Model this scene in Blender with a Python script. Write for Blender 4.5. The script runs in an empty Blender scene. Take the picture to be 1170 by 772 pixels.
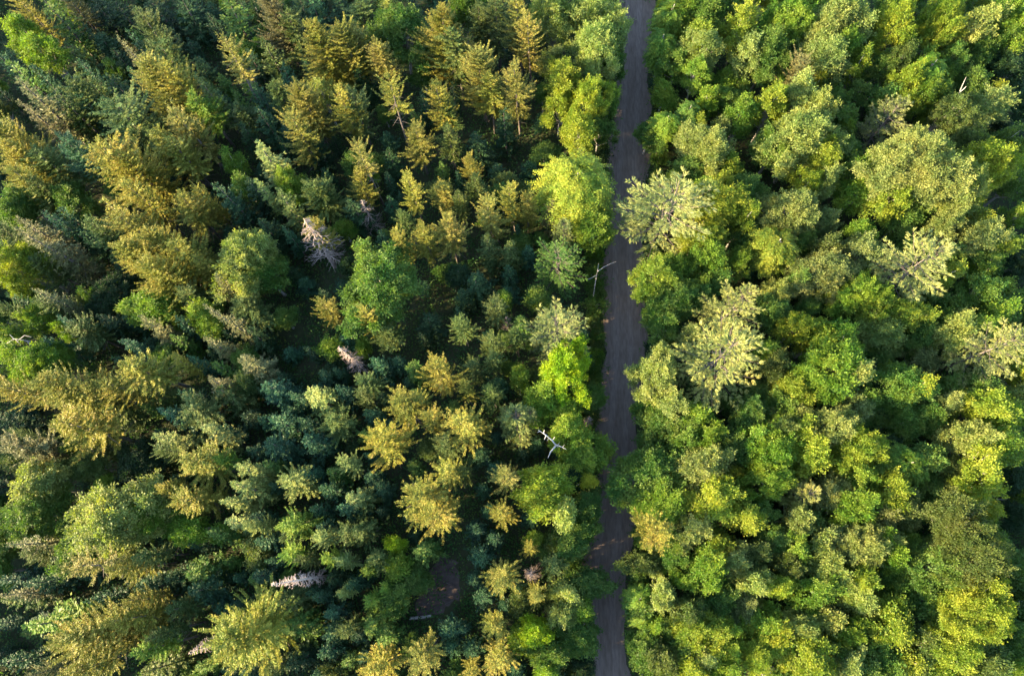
import bpy, math, random
import numpy as np
from mathutils import Matrix, Vector
random.seed(7)
RNG = np.random.default_rng(11)
SC = bpy.context.scene
COL = SC.collection

# ------------------------------------------------------------------ camera
H = 90.0                      # drone height above the forest floor (m)
F = 780.0                     # focal length in photo pixels (photo 1170 x 772)
zc = Vector((-30.0, 234.0, 780.0)).normalized()          # world up seen from the camera
yc = (Vector((0, 1, 0)) - Vector((0, 1, 0)).dot(zc) * zc).normalized()
xc = yc.cross(zc)
ROT = Matrix((xc, yc, zc))                               # camera -> world
CAMPOS = Vector((0, 0, H))

def at(px, py, z):
    """world point at height z seen at photo pixel (px, py)"""
    d = ROT @ Vector(((px - 585) / F, -(py - 386) / F, -1.0))
    t = (z - H) / d.z
    return CAMPOS + d * t, t                             # t = depth along the optical axis

def pix(p):
    v = ROT.transposed() @ (Vector(p) - CAMPOS)
    return 585 + F * v.x / -v.z, 386 - F * v.y / -v.z

cam = bpy.data.cameras.new('camera')
cam.sensor_width = 36.0
cam.lens = F / 1170 * 36
cam.clip_end = 2000
co = bpy.data.objects.new('camera', cam)
M4 = ROT.to_4x4()
M4.translation = CAMPOS
co.matrix_world = M4
COL.objects.link(co)
SC.camera = co

# ------------------------------------------------------------------ light
SUN_EL, SUN_AZ = 18.0, 197.0     # azimuth of the direction TO the sun, degrees from +X counter-clockwise (picture left, a bit down)
el, az = math.radians(SUN_EL), math.radians(SUN_AZ)
to_sun = Vector((math.cos(el) * math.cos(az), math.cos(el) * math.sin(az), math.sin(el)))
sd = bpy.data.lights.new('sun', 'SUN')
sd.energy = 5.0
sd.angle = math.radians(0.53)
sd.color = (1.0, 0.76, 0.43)
so = bpy.data.objects.new('sun', sd)
so.rotation_euler = to_sun.to_track_quat('Z', 'Y').to_euler()
so.location = (0, 0, 150)
COL.objects.link(so)
w = bpy.data.worlds.new('World')
SC.world = w
w.use_nodes = True
nt = w.node_tree
bg = nt.nodes['Background']
sky = nt.nodes.new('ShaderNodeTexSky')
sky.sky_type = 'NISHITA'
sky.sun_disc = False
sky.sun_elevation = el
sky.sun_rotation = math.atan2(to_sun.x, to_sun.y)
sky.air_density = 1.0
sky.dust_density = 0.6
nt.links.new(sky.outputs[0], bg.inputs[0])
bg.inputs[1].default_value = 0.128
SC.view_settings.view_transform = 'Standard'
SC.view_settings.look = 'None'
SC.view_settings.gamma = 1
SC.view_settings.use_curve_mapping = False
SC.view_settings.exposure = 2.82
SC.render.engine = 'CYCLES'
SC.cycles.max_bounces = 5
SC.cycles.diffuse_bounces = 3
SC.cycles.glossy_bounces = 1
SC.cycles.transmission_bounces = 3
SC.cycles.caustics_reflective = False
SC.cycles.caustics_refractive = False
SC.cycles.use_denoising = True
SC.render.use_persistent_data = False

# ------------------------------------------------------------------ materials
def new_mat(name):
    m = bpy.data.materials.new(name)
    m.use_nodes = True
    n = m.node_tree.nodes
    n.clear()
    return m, n, m.node_tree.links

def foliage_mat(name, vlo, vhi, hue, trans, gloss, tint=(1.25, 1.15, 0.55)):
    """leaf colour = the tree's own colour, each leaf a little different; leaves let light through"""
    m, n, l = new_mat(name)
    oi = n.new('ShaderNodeObjectInfo')
    geo = n.new('ShaderNodeNewGeometry')
    mr = n.new('ShaderNodeMapRange')
    mr.inputs[3].default_value = vlo
    mr.inputs[4].default_value = vhi
    l.new(geo.outputs['Random Per Island'], mr.inputs[0])
    wn = n.new('ShaderNodeMath'); wn.operation = 'MULTIPLY'; wn.inputs[1].default_value = 37.7
    fr = n.new('ShaderNodeMath'); fr.operation = 'FRACT'
    l.new(geo.outputs['Random Per Island'], wn.inputs[0]); l.new(wn.outputs[0], fr.inputs[0])
    mh = n.new('ShaderNodeMapRange')
    mh.inputs[3].default_value = 0.5 - hue
    mh.inputs[4].default_value = 0.5 + hue
    l.new(fr.outputs[0], mh.inputs[0])
    hs = n.new('ShaderNodeHueSaturation')
    tc = n.new('ShaderNodeTexCoord')
    nz = n.new('ShaderNodeTexNoise'); nz.inputs['Scale'].default_value = 0.4; nz.inputs['Detail'].default_value = 2
    l.new(tc.outputs['Object'], nz.inputs[0])
    nv = n.new('ShaderNodeMapRange'); nv.inputs[1].default_value = .3; nv.inputs[2].default_value = .7; nv.inputs[3].default_value = .72; nv.inputs[4].default_value = 1.28
    l.new(nz.outputs[0], nv.inputs[0])
    mv = n.new('ShaderNodeMath'); mv.operation = 'MULTIPLY'
    l.new(nv.outputs[0], mv.inputs[0]); l.new(mr.outputs[0], mv.inputs[1])
    nh = n.new('ShaderNodeMapRange'); nh.inputs[1].default_value = .3; nh.inputs[2].default_value = .7; nh.inputs[3].default_value = .03; nh.inputs[4].default_value = -.03
    l.new(nz.outputs[0], nh.inputs[0])
    ah = n.new('ShaderNodeMath'); ah.operation = 'ADD'
    l.new(mh.outputs[0], ah.inputs[0]); l.new(nh.outputs[0], ah.inputs[1])
    l.new(ah.outputs[0], hs.inputs['Hue'])
    l.new(mv.outputs[0], hs.inputs['Value'])
    l.new(oi.outputs['Color'], hs.inputs['Color'])
    pb = n.new('ShaderNodeBsdfPrincipled')
    pb.inputs['Roughness'].default_value = 0.5
    pb.inputs['Specular IOR Level'].default_value = gloss
    l.new(hs.outputs[0], pb.inputs['Base Color'])
    tm = n.new('ShaderNodeMix'); tm.data_type = 'RGBA'; tm.blend_type = 'MULTIPLY'
    tm.inputs[0].default_value = 1.0
    tm.clamp_result = False
    l.new(hs.outputs[0], tm.inputs[6])
    tm.inputs[7].default_value = (*tint, 1)
    tr = n.new('ShaderNodeBsdfTranslucent')
    l.new(tm.outputs[2], tr.inputs[0])
    mx = n.new('ShaderNodeMixShader')
    mx.inputs[0].default_value = trans
    l.new(pb.outputs[0], mx.inputs[1]); l.new(tr.outputs[0], mx.inputs[2])
    out = n.new('ShaderNodeOutputMaterial')
    l.new(mx.outputs[0], out.inputs[0])
    return m

def noise_mat(name, stops, scale, detail=6, rough=0.9, stretch=(1, 1, 1), bump=0.0):
    m, n, l = new_mat(name)
    tc = n.new('ShaderNodeTexCoord')
    mp = n.new('ShaderNodeMapping')
    mp.inputs['Scale'].default_value = stretch
    l.new(tc.outputs['Object'], mp.inputs[0])
    nz = n.new('ShaderNodeTexNoise')
    nz.inputs['Scale'].default_value = scale
    nz.inputs['Detail'].default_value = detail
    nz.inputs['Roughness'].default_value = 0.65
    l.new(mp.outputs[0], nz.inputs[0])
    cr = n.new('ShaderNodeValToRGB')
    cr.color_ramp.elements[0].position = stops[0][0]; cr.color_ramp.elements[0].color = (*stops[0][1], 1)
    cr.color_ramp.elements[1].position = stops[-1][0]; cr.color_ramp.elements[1].color = (*stops[-1][1], 1)
    for p, c in stops[1:-1]:
        e = cr.color_ramp.elements.new(p); e.color = (*c, 1)
    l.new(nz.outputs[0], cr.inputs[0])
    pb = n.new('ShaderNodeBsdfPrincipled')
    pb.inputs['Roughness'].default_value = rough
    pb.inputs['Specular IOR Level'].default_value = 0.2
    l.new(cr.outputs[0], pb.inputs['Base Color'])
    if bump:
        b = n.new('ShaderNodeBump'); b.inputs['Strength'].default_value = bump
        l.new(nz.outputs[0], b.inputs['Height']); l.new(b.outputs[0], pb.inputs['Normal'])
    out = n.new('ShaderNodeOutputMaterial')
    l.new(pb.outputs[0], out.inputs[0])
    return m, cr, nz, n, l

M_NEEDLE = foliage_mat('needles', 0.65, 1.4, 0.025, 0.25, 0.15, (1.1, 1.1, 0.6))
M_PINE = foliage_mat('pine_needles', 0.7, 1.35, 0.015, 0.25, 0.2, (1.1, 1.1, 0.75))
M_LEAF = foliage_mat('leaves', 0.72, 1.3, 0.018, 0.42, 0.15, (1.2, 1.3, 0.4))
M_BARK = noise_mat('grey_brown_bark', [(0.35, (0.07, 0.058, 0.05)), (0.7, (0.18, 0.155, 0.135))], 3.0, stretch=(3, 3, 0.6))[0]
M_PALEBARK = noise_mat('pale_grey_bark', [(0.35, (0.22, 0.20, 0.18)), (0.7, (0.45, 0.42, 0.38))], 3.0, stretch=(3, 3, 0.6))[0]
M_DEAD = noise_mat('dead_wood', [(0.3, (0.16, 0.12, 0.10)), (0.7, (0.32, 0.26, 0.23))], 2.0)[0]
M_DRY = noise_mat('dry_pale_wood', [(0.3, (0.34, 0.26, 0.22)), (0.7, (0.52, 0.43, 0.38))], 2.0)[0]
M_WHITE = noise_mat('bleached_wood', [(0.3, (0.25, 0.24, 0.23)), (0.65, (0.50, 0.49, 0.47))], 2.0)[0]

# ------------------------------------------------------------------ mesh helpers
class MB:
    """collects quads and triangles, then makes one mesh"""
    def __init__(self):
        self.v = []; self.f = []; self.n = 0
    def quads(self, P):                      # P: (n,4,3)
        P = np.asarray(P, float)
        k = len(P)
        if k == 0: return
        self.v.append(P.reshape(-1, 3))
        idx = self.n + np.arange(4 * k).reshape(k, 4)
        self.f.append(idx); self.n += 4 * k
    def tube(self, pts, rad, sides=5):
        pts = [Vector(p) for p in pts]
        rings = []
        for i, p in enumerate(pts):
            d = (pts[min(i + 1, len(pts) - 1)] - pts[max(i - 1, 0)]).normalized()
            a = d.orthogonal().normalized(); b = d.cross(a)
            rings.append([p + (a * math.cos(t) + b * math.sin(t)) * rad[i] for t in [2 * math.pi * k / sides for k in range(sides)]])
        base = self.n
        self.v.append(np.array([[*q] for r in rings for q in r])); self.n += sides * len(pts)
        idx = []
        for i in range(len(pts) - 1):
            for k in range(sides):
                k2 = (k + 1) % sides
                idx.append([base + i * sides + k, base + i * sides + k2, base + (i + 1) * sides + k2, base + (i + 1) * sides + k])
        self.f.append(np.array(idx))
    def mesh(self, name, mat):
        V = np.concatenate(self.v); Fc = np.concatenate(self.f)
        me = bpy.data.meshes.new(name)
        me.vertices.add(len(V)); me.vertices.foreach_set('co', V.astype(np.float32).ravel())
        me.loops.add(Fc.size); me.loops.foreach_set('vertex_index', Fc.astype(np.int32).ravel())
        me.polygons.add(len(Fc))
        me.polygons.foreach_set('loop_start', (np.arange(len(Fc)) * 4).astype(np.int32))
        me.update(calc_edges=True)
        me.materials.append(mat)
        return me

def unit(a):
    return a / np.maximum(np.linalg.norm(a, axis=-1, keepdims=True), 1e-9)

def leaves(base, axis, normal, length, width):
    """rhombic leaves: (n,3) base points, long axes and rough normals"""
    axis = unit(axis)
    side = unit(np.cross(axis, normal))
    length = np.asarray(length).reshape(-1, 1); width = np.asarray(width).reshape(-1, 1)
    mid = base + axis * length * 0.45
    return np.stack([base, mid + side * width / 2, base + axis * length, mid - side * width / 2], axis=1)

def rn(*s): return RNG.normal(size=s)
def ru(lo, hi, *s): return RNG.uniform(lo, hi, s if s else None)

# ------------------------------------------------------------------ tree makers: each gives (trunk mesh, crown mesh)
def conifer(Hh, R, base=0.16, levels=30, per=6, profile=0.85, irreg=0.3, droop=0.25, up=0.15, tw=0.55, tww=0.17, dens=1.0, dead_low=6, mat=None, bark=None, taper_top=True):
    t = MB(); c = MB()
    bend = ru(-0.02, 0.02, 2) * Hh
    def axis_at(z):
        s = z / Hh
        return np.array([bend[0] * s * s, bend[1] * s * s, z])
    rt = 0.011 * Hh
    zs = [0, .15, .35, .6, .85, 1.0]
    t.tube([axis_at(z * Hh) for z in zs], [rt * 1.25, rt, rt * .85, rt * .6, rt * .25, 0.015], 6)
    for i in range(dead_low):                               # bare dead twigs under the green crown
        z = ru(base * .6, base + .22) * Hh; a = ru(0, 6.28); L = ru(.35, .8) * R
        p0 = axis_at(z); d = np.array([math.cos(a), math.sin(a), ru(-.25, .05)])
        t.tube([p0, p0 + d * L * .55, p0 + d * L + np.array([0, 0, -.08 * L])], [.045, .03, .012], 3)
    ph = ru(0, 6.28, 4)
    B, A, N, Ls, W = [], [], [], [], []
    for k in range(levels):
        s = (k + ru(0, 1)) / levels                         # 0 crown base .. 1 tip
        z = (base + (1 - base) * s) * Hh
        prof = (1 - s) ** profile * min(1, .55 + s * 2.2)
        for j in range(per if s < .85 else max(3, per - 2)):
            L = R * prof * ru(1 - irreg * 1.4, 1 + irreg * .5) + .18
            a = ru(0, 6.283)
            L *= 1 + irreg * .5 * math.sin(2 * a + 9 * s + ph[0]) + irreg * .4 * math.sin(3 * a - 14 * s + ph[1])
            L = max(L, .25)
            p0 = axis_at(z + ru(-.2, .2))
            h = np.array([math.cos(a), math.sin(a), 0.])
            sd_ = np.array([-h[1], h[0], 0.])
            rise = up + .9 * s * s - droop * (1 - s)
            n = int(max(5, L / .13) * dens)
            tt = np.sort(ru(.12, 1.0, n))
            bp = p0 + np.outer(tt * L, h) + np.outer((rise * tt + .22 * tt ** 3 * (1 if s < .8 else 0) - droop * .6 * tt * (1 - tt)) * L, [0, 0, 1.])
            sgn = np.where(np.arange(n) % 2 == 0, 1., -1.)
            spread = ru(.3, .9, n)
            ax = np.outer(np.ones(n), h) * .75 + np.outer(sgn * spread, sd_) + np.outer(ru(-.15, .4, n), [0, 0, 1.]) + rn(n, 3) * .1
            ln = (tw * (.55 + .6 * (1 - tt)) * ru(.7, 1.25, n)) * min(1, .45 + L / 2.2)
            B.append(bp); A.append(ax); Ls.append(ln); W.append(ln * tww / tw * ru(.8, 1.3, n) + .03)
            N.append(np.array([0, 0, 1.]) + rn(n, 3) * .45)
    # leader
    n = 10
    B.append(np.array([axis_at(Hh * z) for z in ru(.95, 1.0, n)])); A.append(np.array([0, 0, 1.]) + rn(n, 3) * .45); Ls.append(ru(.25, .5, n)); W.append(ru(.08, .14, n)); N.append(rn(n, 3))
    c.quads(leaves(np.concatenate(B), np.concatenate(A), np.concatenate(N), np.concatenate(Ls), np.concatenate(W)))
    return t.mesh('trunk', bark or M_BARK), c.mesh('crown', mat or M_NEEDLE)

def pine(Hh, R, base=0.35, levels=13, per=5):
    """white pine: plates of long limbs that end in feathery tufts"""
    t = MB(); c = MB(); rt = .013 * Hh
    t.tube([(0, 0, 0), (0.05, 0, .3 * Hh), (0, .05, .6 * Hh), (0, 0, Hh)], [rt * 1.2, rt * .85, rt * .42, .02], 6)
    B, A, N, Ls, W = [], [], [], [], []
    for k in range(levels):
        s = (k + ru(.1, .9)) / levels
        z = (base + (1 - base) * s) * Hh
        prof = (1 - s) ** .6 * (.75 + .25 * math.sin(3.1 * s))
        a0 = ru(0, 6.28)
        for j in range(per):
            a = a0 + j * 6.283 / per + ru(-.45, .45)
            L = R * prof * ru(.5, 1.18) + .4
            h = np.array([math.cos(a), math.sin(a), 0.]); sd_ = np.array([-h[1], h[0], 0.])
            rise = ru(.05, .28) + .7 * s
            p0 = np.array([0, 0, z])
            t.tube([p0, p0 + h * L * .5 + [0, 0, rise * L * .35], p0 + h * L + [0, 0, rise * L]], [.06 * (1 - s) + .02, .035, .01], 3)
            nsub = max(4, int(L / .34))
            for q in range(nsub):
                tt = .22 + .78 * (q + ru(0, 1)) / nsub
                o = p0 + h * L * tt + np.array([0, 0, rise * L * tt * (.7 + .3 * tt)])
                sg = 1 if q % 2 else -1
                sl = L * .34 * (1.12 - tt) * ru(.75, 1.2) + .2
                d = unit(h * .8 + sd_ * sg * ru(.45, .8) + np.array([0, 0, ru(.0, .22)]))
                m = max(2, int(sl / .26))
                for r in range(m):
                    tip = o + d * sl * (r + 1) / m
                    kf = 15
                    ax = d * .95 + rn(kf, 3) * .33 + np.array([0, 0, .15])
                    B.append(np.repeat(tip[None], kf, 0) + rn(kf, 3) * .04); A.append(ax)
                    Ls.append(ru(.28, .48, kf)); W.append(ru(.05, .085, kf)); N.append(rn(kf, 3) * .7 + [0, 0, .7])
    c.quads(leaves(np.concatenate(B), np.concatenate(A), np.concatenate(N), np.concatenate(Ls), np.concatenate(W)))
    return t.mesh('trunk', M_BARK), c.mesh('crown', M_PINE)

def broad(Hh, R, lobes, per_lobe, per_clump, leaf=.38, base=.2, flat=1.0, bark=None, low=True):
    """leafy crown: uneven lobes on limbs, each lobe a shell of leaf clumps with gaps between"""
    t = MB(); c = MB(); rt = .012 * Hh
    pa = ru(0, 6.28, 3)
    cz = (base + 1) / 2 * Hh; hz = (1 - base) / 2 * Hh * flat
    t.tube([(0, 0, 0), (.06 * R, 0, .22 * Hh), (0, .05 * R, .45 * Hh), (.03 * R, 0, .8 * Hh)], [rt * 1.3, rt, rt * .75, .03], 6)
    B, A, N, Ls, W = [], [], [], [], []
    for k in range(lobes):
        g = k * 2.39996 + ru(-.3, .3)
        s = (k + .5) / lobes
        zz = 1 - 1.45 * s                                  # top 1 .. -.45
        rr = math.sqrt(max(0, 1 - zz * zz)) * ru(.6, 1.0) * (1 + .3 * math.sin(2 * g + pa[0]) + .2 * math.sin(3 * g + pa[1]))
        zz *= ru(.7, 1.1) + .12 * math.sin(g + pa[2])
        lc = np.array([math.cos(g) * rr * R * .78, math.sin(g) * rr * R * .78, cz + zz * hz * .72 * ru(.8, 1.12)])
        lr = R * ru(.24, .42) * (12 / (lobes + 3)) ** .36
        lr = max(lr, .45)
        start = np.array([0, 0, (base + .1 + .25 * max(zz, 0)) * Hh])
        t.tube([start, (start + lc) / 2 + rn(3) * .12 * R * .3, lc], [.05 + .004 * Hh, .045, .015], 4)
        outl = unit(lc - np.array([0, 0, cz - hz * .6]))
        for q in range(per_lobe // 4):                      # ragged shoots that stick out of the lobe
            d = unit(rn(3) * .7 + outl + np.array([0, 0, .45]))
            for st in range(4):
                nn = 9
                cc = lc + d * (lr * .9 + (st + .5) * .24 * lr ** .5) + rn(3) * .05
                off = rn(nn, 3) * (.2 - .03 * st)
                B.append(cc + off); A.append(d * .8 + unit(off + 1e-6) * .5 + rn(nn, 3) * .3)
                N.append(np.array([0, 0, .8]) + d * .3 + rn(nn, 3) * .35)
                ln = leaf * ru(.7, 1.25, nn); Ls.append(ln); W.append(ln * ru(.45, .7, nn))
        for q in range(per_lobe):
            d = unit(rn(3) + outl * .9 + np.array([0, 0, .35]))
            cc = lc + d * lr * ru(.55, 1.05) * np.array([1, 1, .85])
            nn = int(per_clump * ru(.6, 1.3))
            cr_ = .28 * ru(.95, 1.9)
            off = rn(nn, 3) * cr_ * .52 * np.array([1, 1, .7])
            B.append(cc + off)
            A.append(unit(off + 1e-6) * .7 + d * .5 + rn(nn, 3) * .45 + np.array([0, 0, -.15]))
            N.append(d * .55 + np.array([0, 0, .75]) + rn(nn, 3) * .34)
            ln = leaf * ru(.65, 1.3, nn)
            Ls.append(ln); W.append(ln * ru(.5, .8, nn))
    c.quads(leaves(np.concatenate(B), np.concatenate(A), np.concatenate(N), np.concatenate(Ls), np.concatenate(W)))
    return t.mesh('trunk', bark or M_PALEBARK), c.mesh('crown', M_LEAF)

def frond_tree(Hh, R, sprays):
    """ash-like crown: arching sprays of paired leaflets"""
    t = MB(); c = MB(); rt = .012 * Hh
    t.tube([(0, 0, 0), (.1, 0, .3 * Hh), (0, .1, .6 * Hh), (0, 0, .9 * Hh)], [rt * 1.3, rt, rt * .7, .03], 6)
    B, A, N, Ls, W = [], [], [], [], []
    for k in range(sprays):
        s = (k + ru(0, 1)) / sprays
        a = k * 2.39996 + ru(-.4, .4)
        rr = R * math.sqrt(s) * ru(.6, 1.15)
        z = Hh * (.97 - .42 * s ** 1.3) + ru(-.5, .4)
        h = np.array([math.cos(a), math.sin(a), 0.])
        o = np.array([0, 0, z - .12 * Hh]) + h * rr * .55
        if k % 4 == 0:
            t.tube([(0, 0, z - .22 * Hh), o * np.array([.6, .6, 1]), o], [.07, .05, .02], 4)
        for f in range(6):
            b = a + ru(-.95, .95)
            hd = np.array([math.cos(b), math.sin(b), 0.]); sd_ = np.array([-hd[1], hd[0], 0.])
            L = ru(1.0, 2.0) * (R / 4) ** .4
            p = o + rn(3) * np.array([.45, .45, .35]) * R * .22
            n = 14
            tt = np.linspace(.12, 1, n)
            ri = ru(.1, .55)
            bp = p + np.outer(tt * L, hd) + np.outer((ri * tt - .65 * tt * tt) * L, [0, 0, 1.])
            sg = np.where(np.arange(n) % 2 == 0, 1., -1.)
            B.append(bp); A.append(hd * .7 + np.outer(sg, sd_) + np.outer(-.35 * tt, [0, 0, 1.]) + rn(n, 3) * .1)
            N.append(np.array([0, 0, 1.]) + hd * .3 + rn(n, 3) * .3)
            Ls.append((.42 - .16 * tt) * ru(.8, 1.2, n)); W.append(ru(.13, .2, n))
    c.quads(leaves(np.concatenate(B), np.concatenate(A), np.concatenate(N), np.concatenate(Ls), np.concatenate(W)))
    return t.mesh('trunk', M_PALEBARK), c.mesh('crown', M_LEAF)

def dead_spruce(Hh, R, base=.22, levels=24, per=4, mat=None):
    """bare spruce: trunk and the skeleton of its branches"""
    t = MB(); c = MB()
    t.tube([(0, 0, 0), (0, 0, .5 * Hh), (0, 0, Hh)], [.013 * Hh, .008 * Hh, .02], 6)
    for k in range(levels):
        s = (k + ru(0, 1)) / levels
        z = (base + (1 - base) * s) * Hh
        for j in range(per):
            a = ru(0, 6.28); L = R * (1 - s) ** .7 * ru(.55, 1.1) + .15
            h = np.array([math.cos(a), math.sin(a), 0.]); sd_ = np.array([-h[1], h[0], 0.])
            p = np.array([0, 0, z]); q = p + h * L * .5 + [0, 0, -.04 * L]; e = p + h * L + [0, 0, ru(-.2, .1) * L]
            c.tube([p, q, e], [.045, .035, .012], 3)
            for m in range(3):
                tt = ru(.3, .9); o = p + (e - p) * tt; sg = random.choice((-1, 1))
                c.tube([o, o + (h * .8 + sd_ * sg * .8 + [0, 0, ru(-.3, .1)]) * L * .28], [.022, .01], 3)
    return t.mesh('trunk', mat or M_DEAD), c.mesh('bare_crown', mat or M_DEAD)

# ------------------------------------------------------------------ prototypes (nominal height, nominal radius)
PROTO = {
    'spruce': [(conifer(16, 2.9, base=.2 + .05 * i, levels=21 + i, per=9, profile=.42 + .08 * i, irreg=.42, droop=.05 + .04 * i, up=.3, tw=.42, tww=.095, dens=3.5, dead_low=14), 16, 2.9) for i in range(6)],
    'spruce_large': [(conifer(18, 4.4, base=.2, levels=30, per=15, profile=.55 + .1 * i, irreg=.42, droop=.05, up=.32, tw=.43, tww=.1, dens=3.6, dead_low=16), 18, 4.4) for i in range(3)],
    'narrow': [(conifer(16, 1.7, base=.15, levels=36, per=6, profile=.85, irreg=.35, droop=.45, up=.0, tw=.5, tww=.18, dens=1.1, dead_low=10), 16, 1.7) for i in range(3)],
    'bare_stem': [(conifer(18, 2.4, base=.58, levels=16, per=6, profile=.5, irreg=.55, droop=.1, up=.25, tw=.43, tww=.105, dens=3.4, dead_low=26), 18, 2.4) for i in range(2)],
    'fir': [(conifer(10, 1.9, base=.06, levels=20, per=7, profile=.8, irreg=.3, droop=.15, up=.12, tw=.42, tww=.14, dens=1.8, dead_low=3), 10, 1.9) for i in range(4)],
    'pine': [(pine(17, 4.6, base=.3, levels=10, per=6), 17, 4.6) for i in range(3)],
    'pine_small': [(pine(12, 2.3, base=.2, levels=11, per=6), 12, 2.3) for i in range(2)],
    'broad_small': [(broad(10, 1.5, 14, 11, 26, leaf=.2), 10, 1.5) for i in range(5)],
    'broad': [(broad(13, 2.7, 28, 15, 28, leaf=.21), 13, 2.7) for i in range(7)],
    'broad_large': [(broad(14, 4.4, 58, 18, 28, leaf=.215), 14, 4.4) for i in range(4)],
    'broad_huge': [(broad(17, 6.2, 104, 19, 28, leaf=.215, base=.35), 17, 6.2) for i in range(2)],
    'frond': [(frond_tree(13, 2.6, 60), 13, 2.6) for i in range(2)],
    'frond_large': [(frond_tree(14, 5.0, 150), 14, 5.0)],
    'shrub': [(broad(2.8, 1.5, 9, 10, 20, leaf=.2, base=.02), 2.8, 1.5) for i in range(3)],
    'fishbone': [(dead_spruce(20, 2.0, base=.12, levels=34, per=4, mat=M_DRY), 20, 2.0)],
    'dead': [(dead_spruce(14, 1.9), 14, 1.9), (dead_spruce(14, 1.9, base=.1, levels=22, per=5), 14, 1.9)],
}
COLS = {   # the foliage's own colour (linear)
    'g': (0.178, 0.174, 0.029), 'o': (0.072, 0.105, 0.028), 'd': (0.024, 0.052, 0.020), 'b': (0.030, 0.076, 0.034),
    'l': (0.110, 0.180, 0.023), 'y': (0.160, 0.207, 0.024), 'Y': (0.175, 0.258, 0.014), 'p': (0.175, 0.220, 0.062),
    'q': (0.145, 0.180, 0.058), 'm': (0.076, 0.138, 0.027), 'e': (0.168, 0.164, 0.034), 'k': (0.200, 0.225, 0.070), 't': (0.115, 0.118, 0.045), 'L': (0.160, 0.170, 0.025), 'r': (.4, .3, .28),
}
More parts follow.
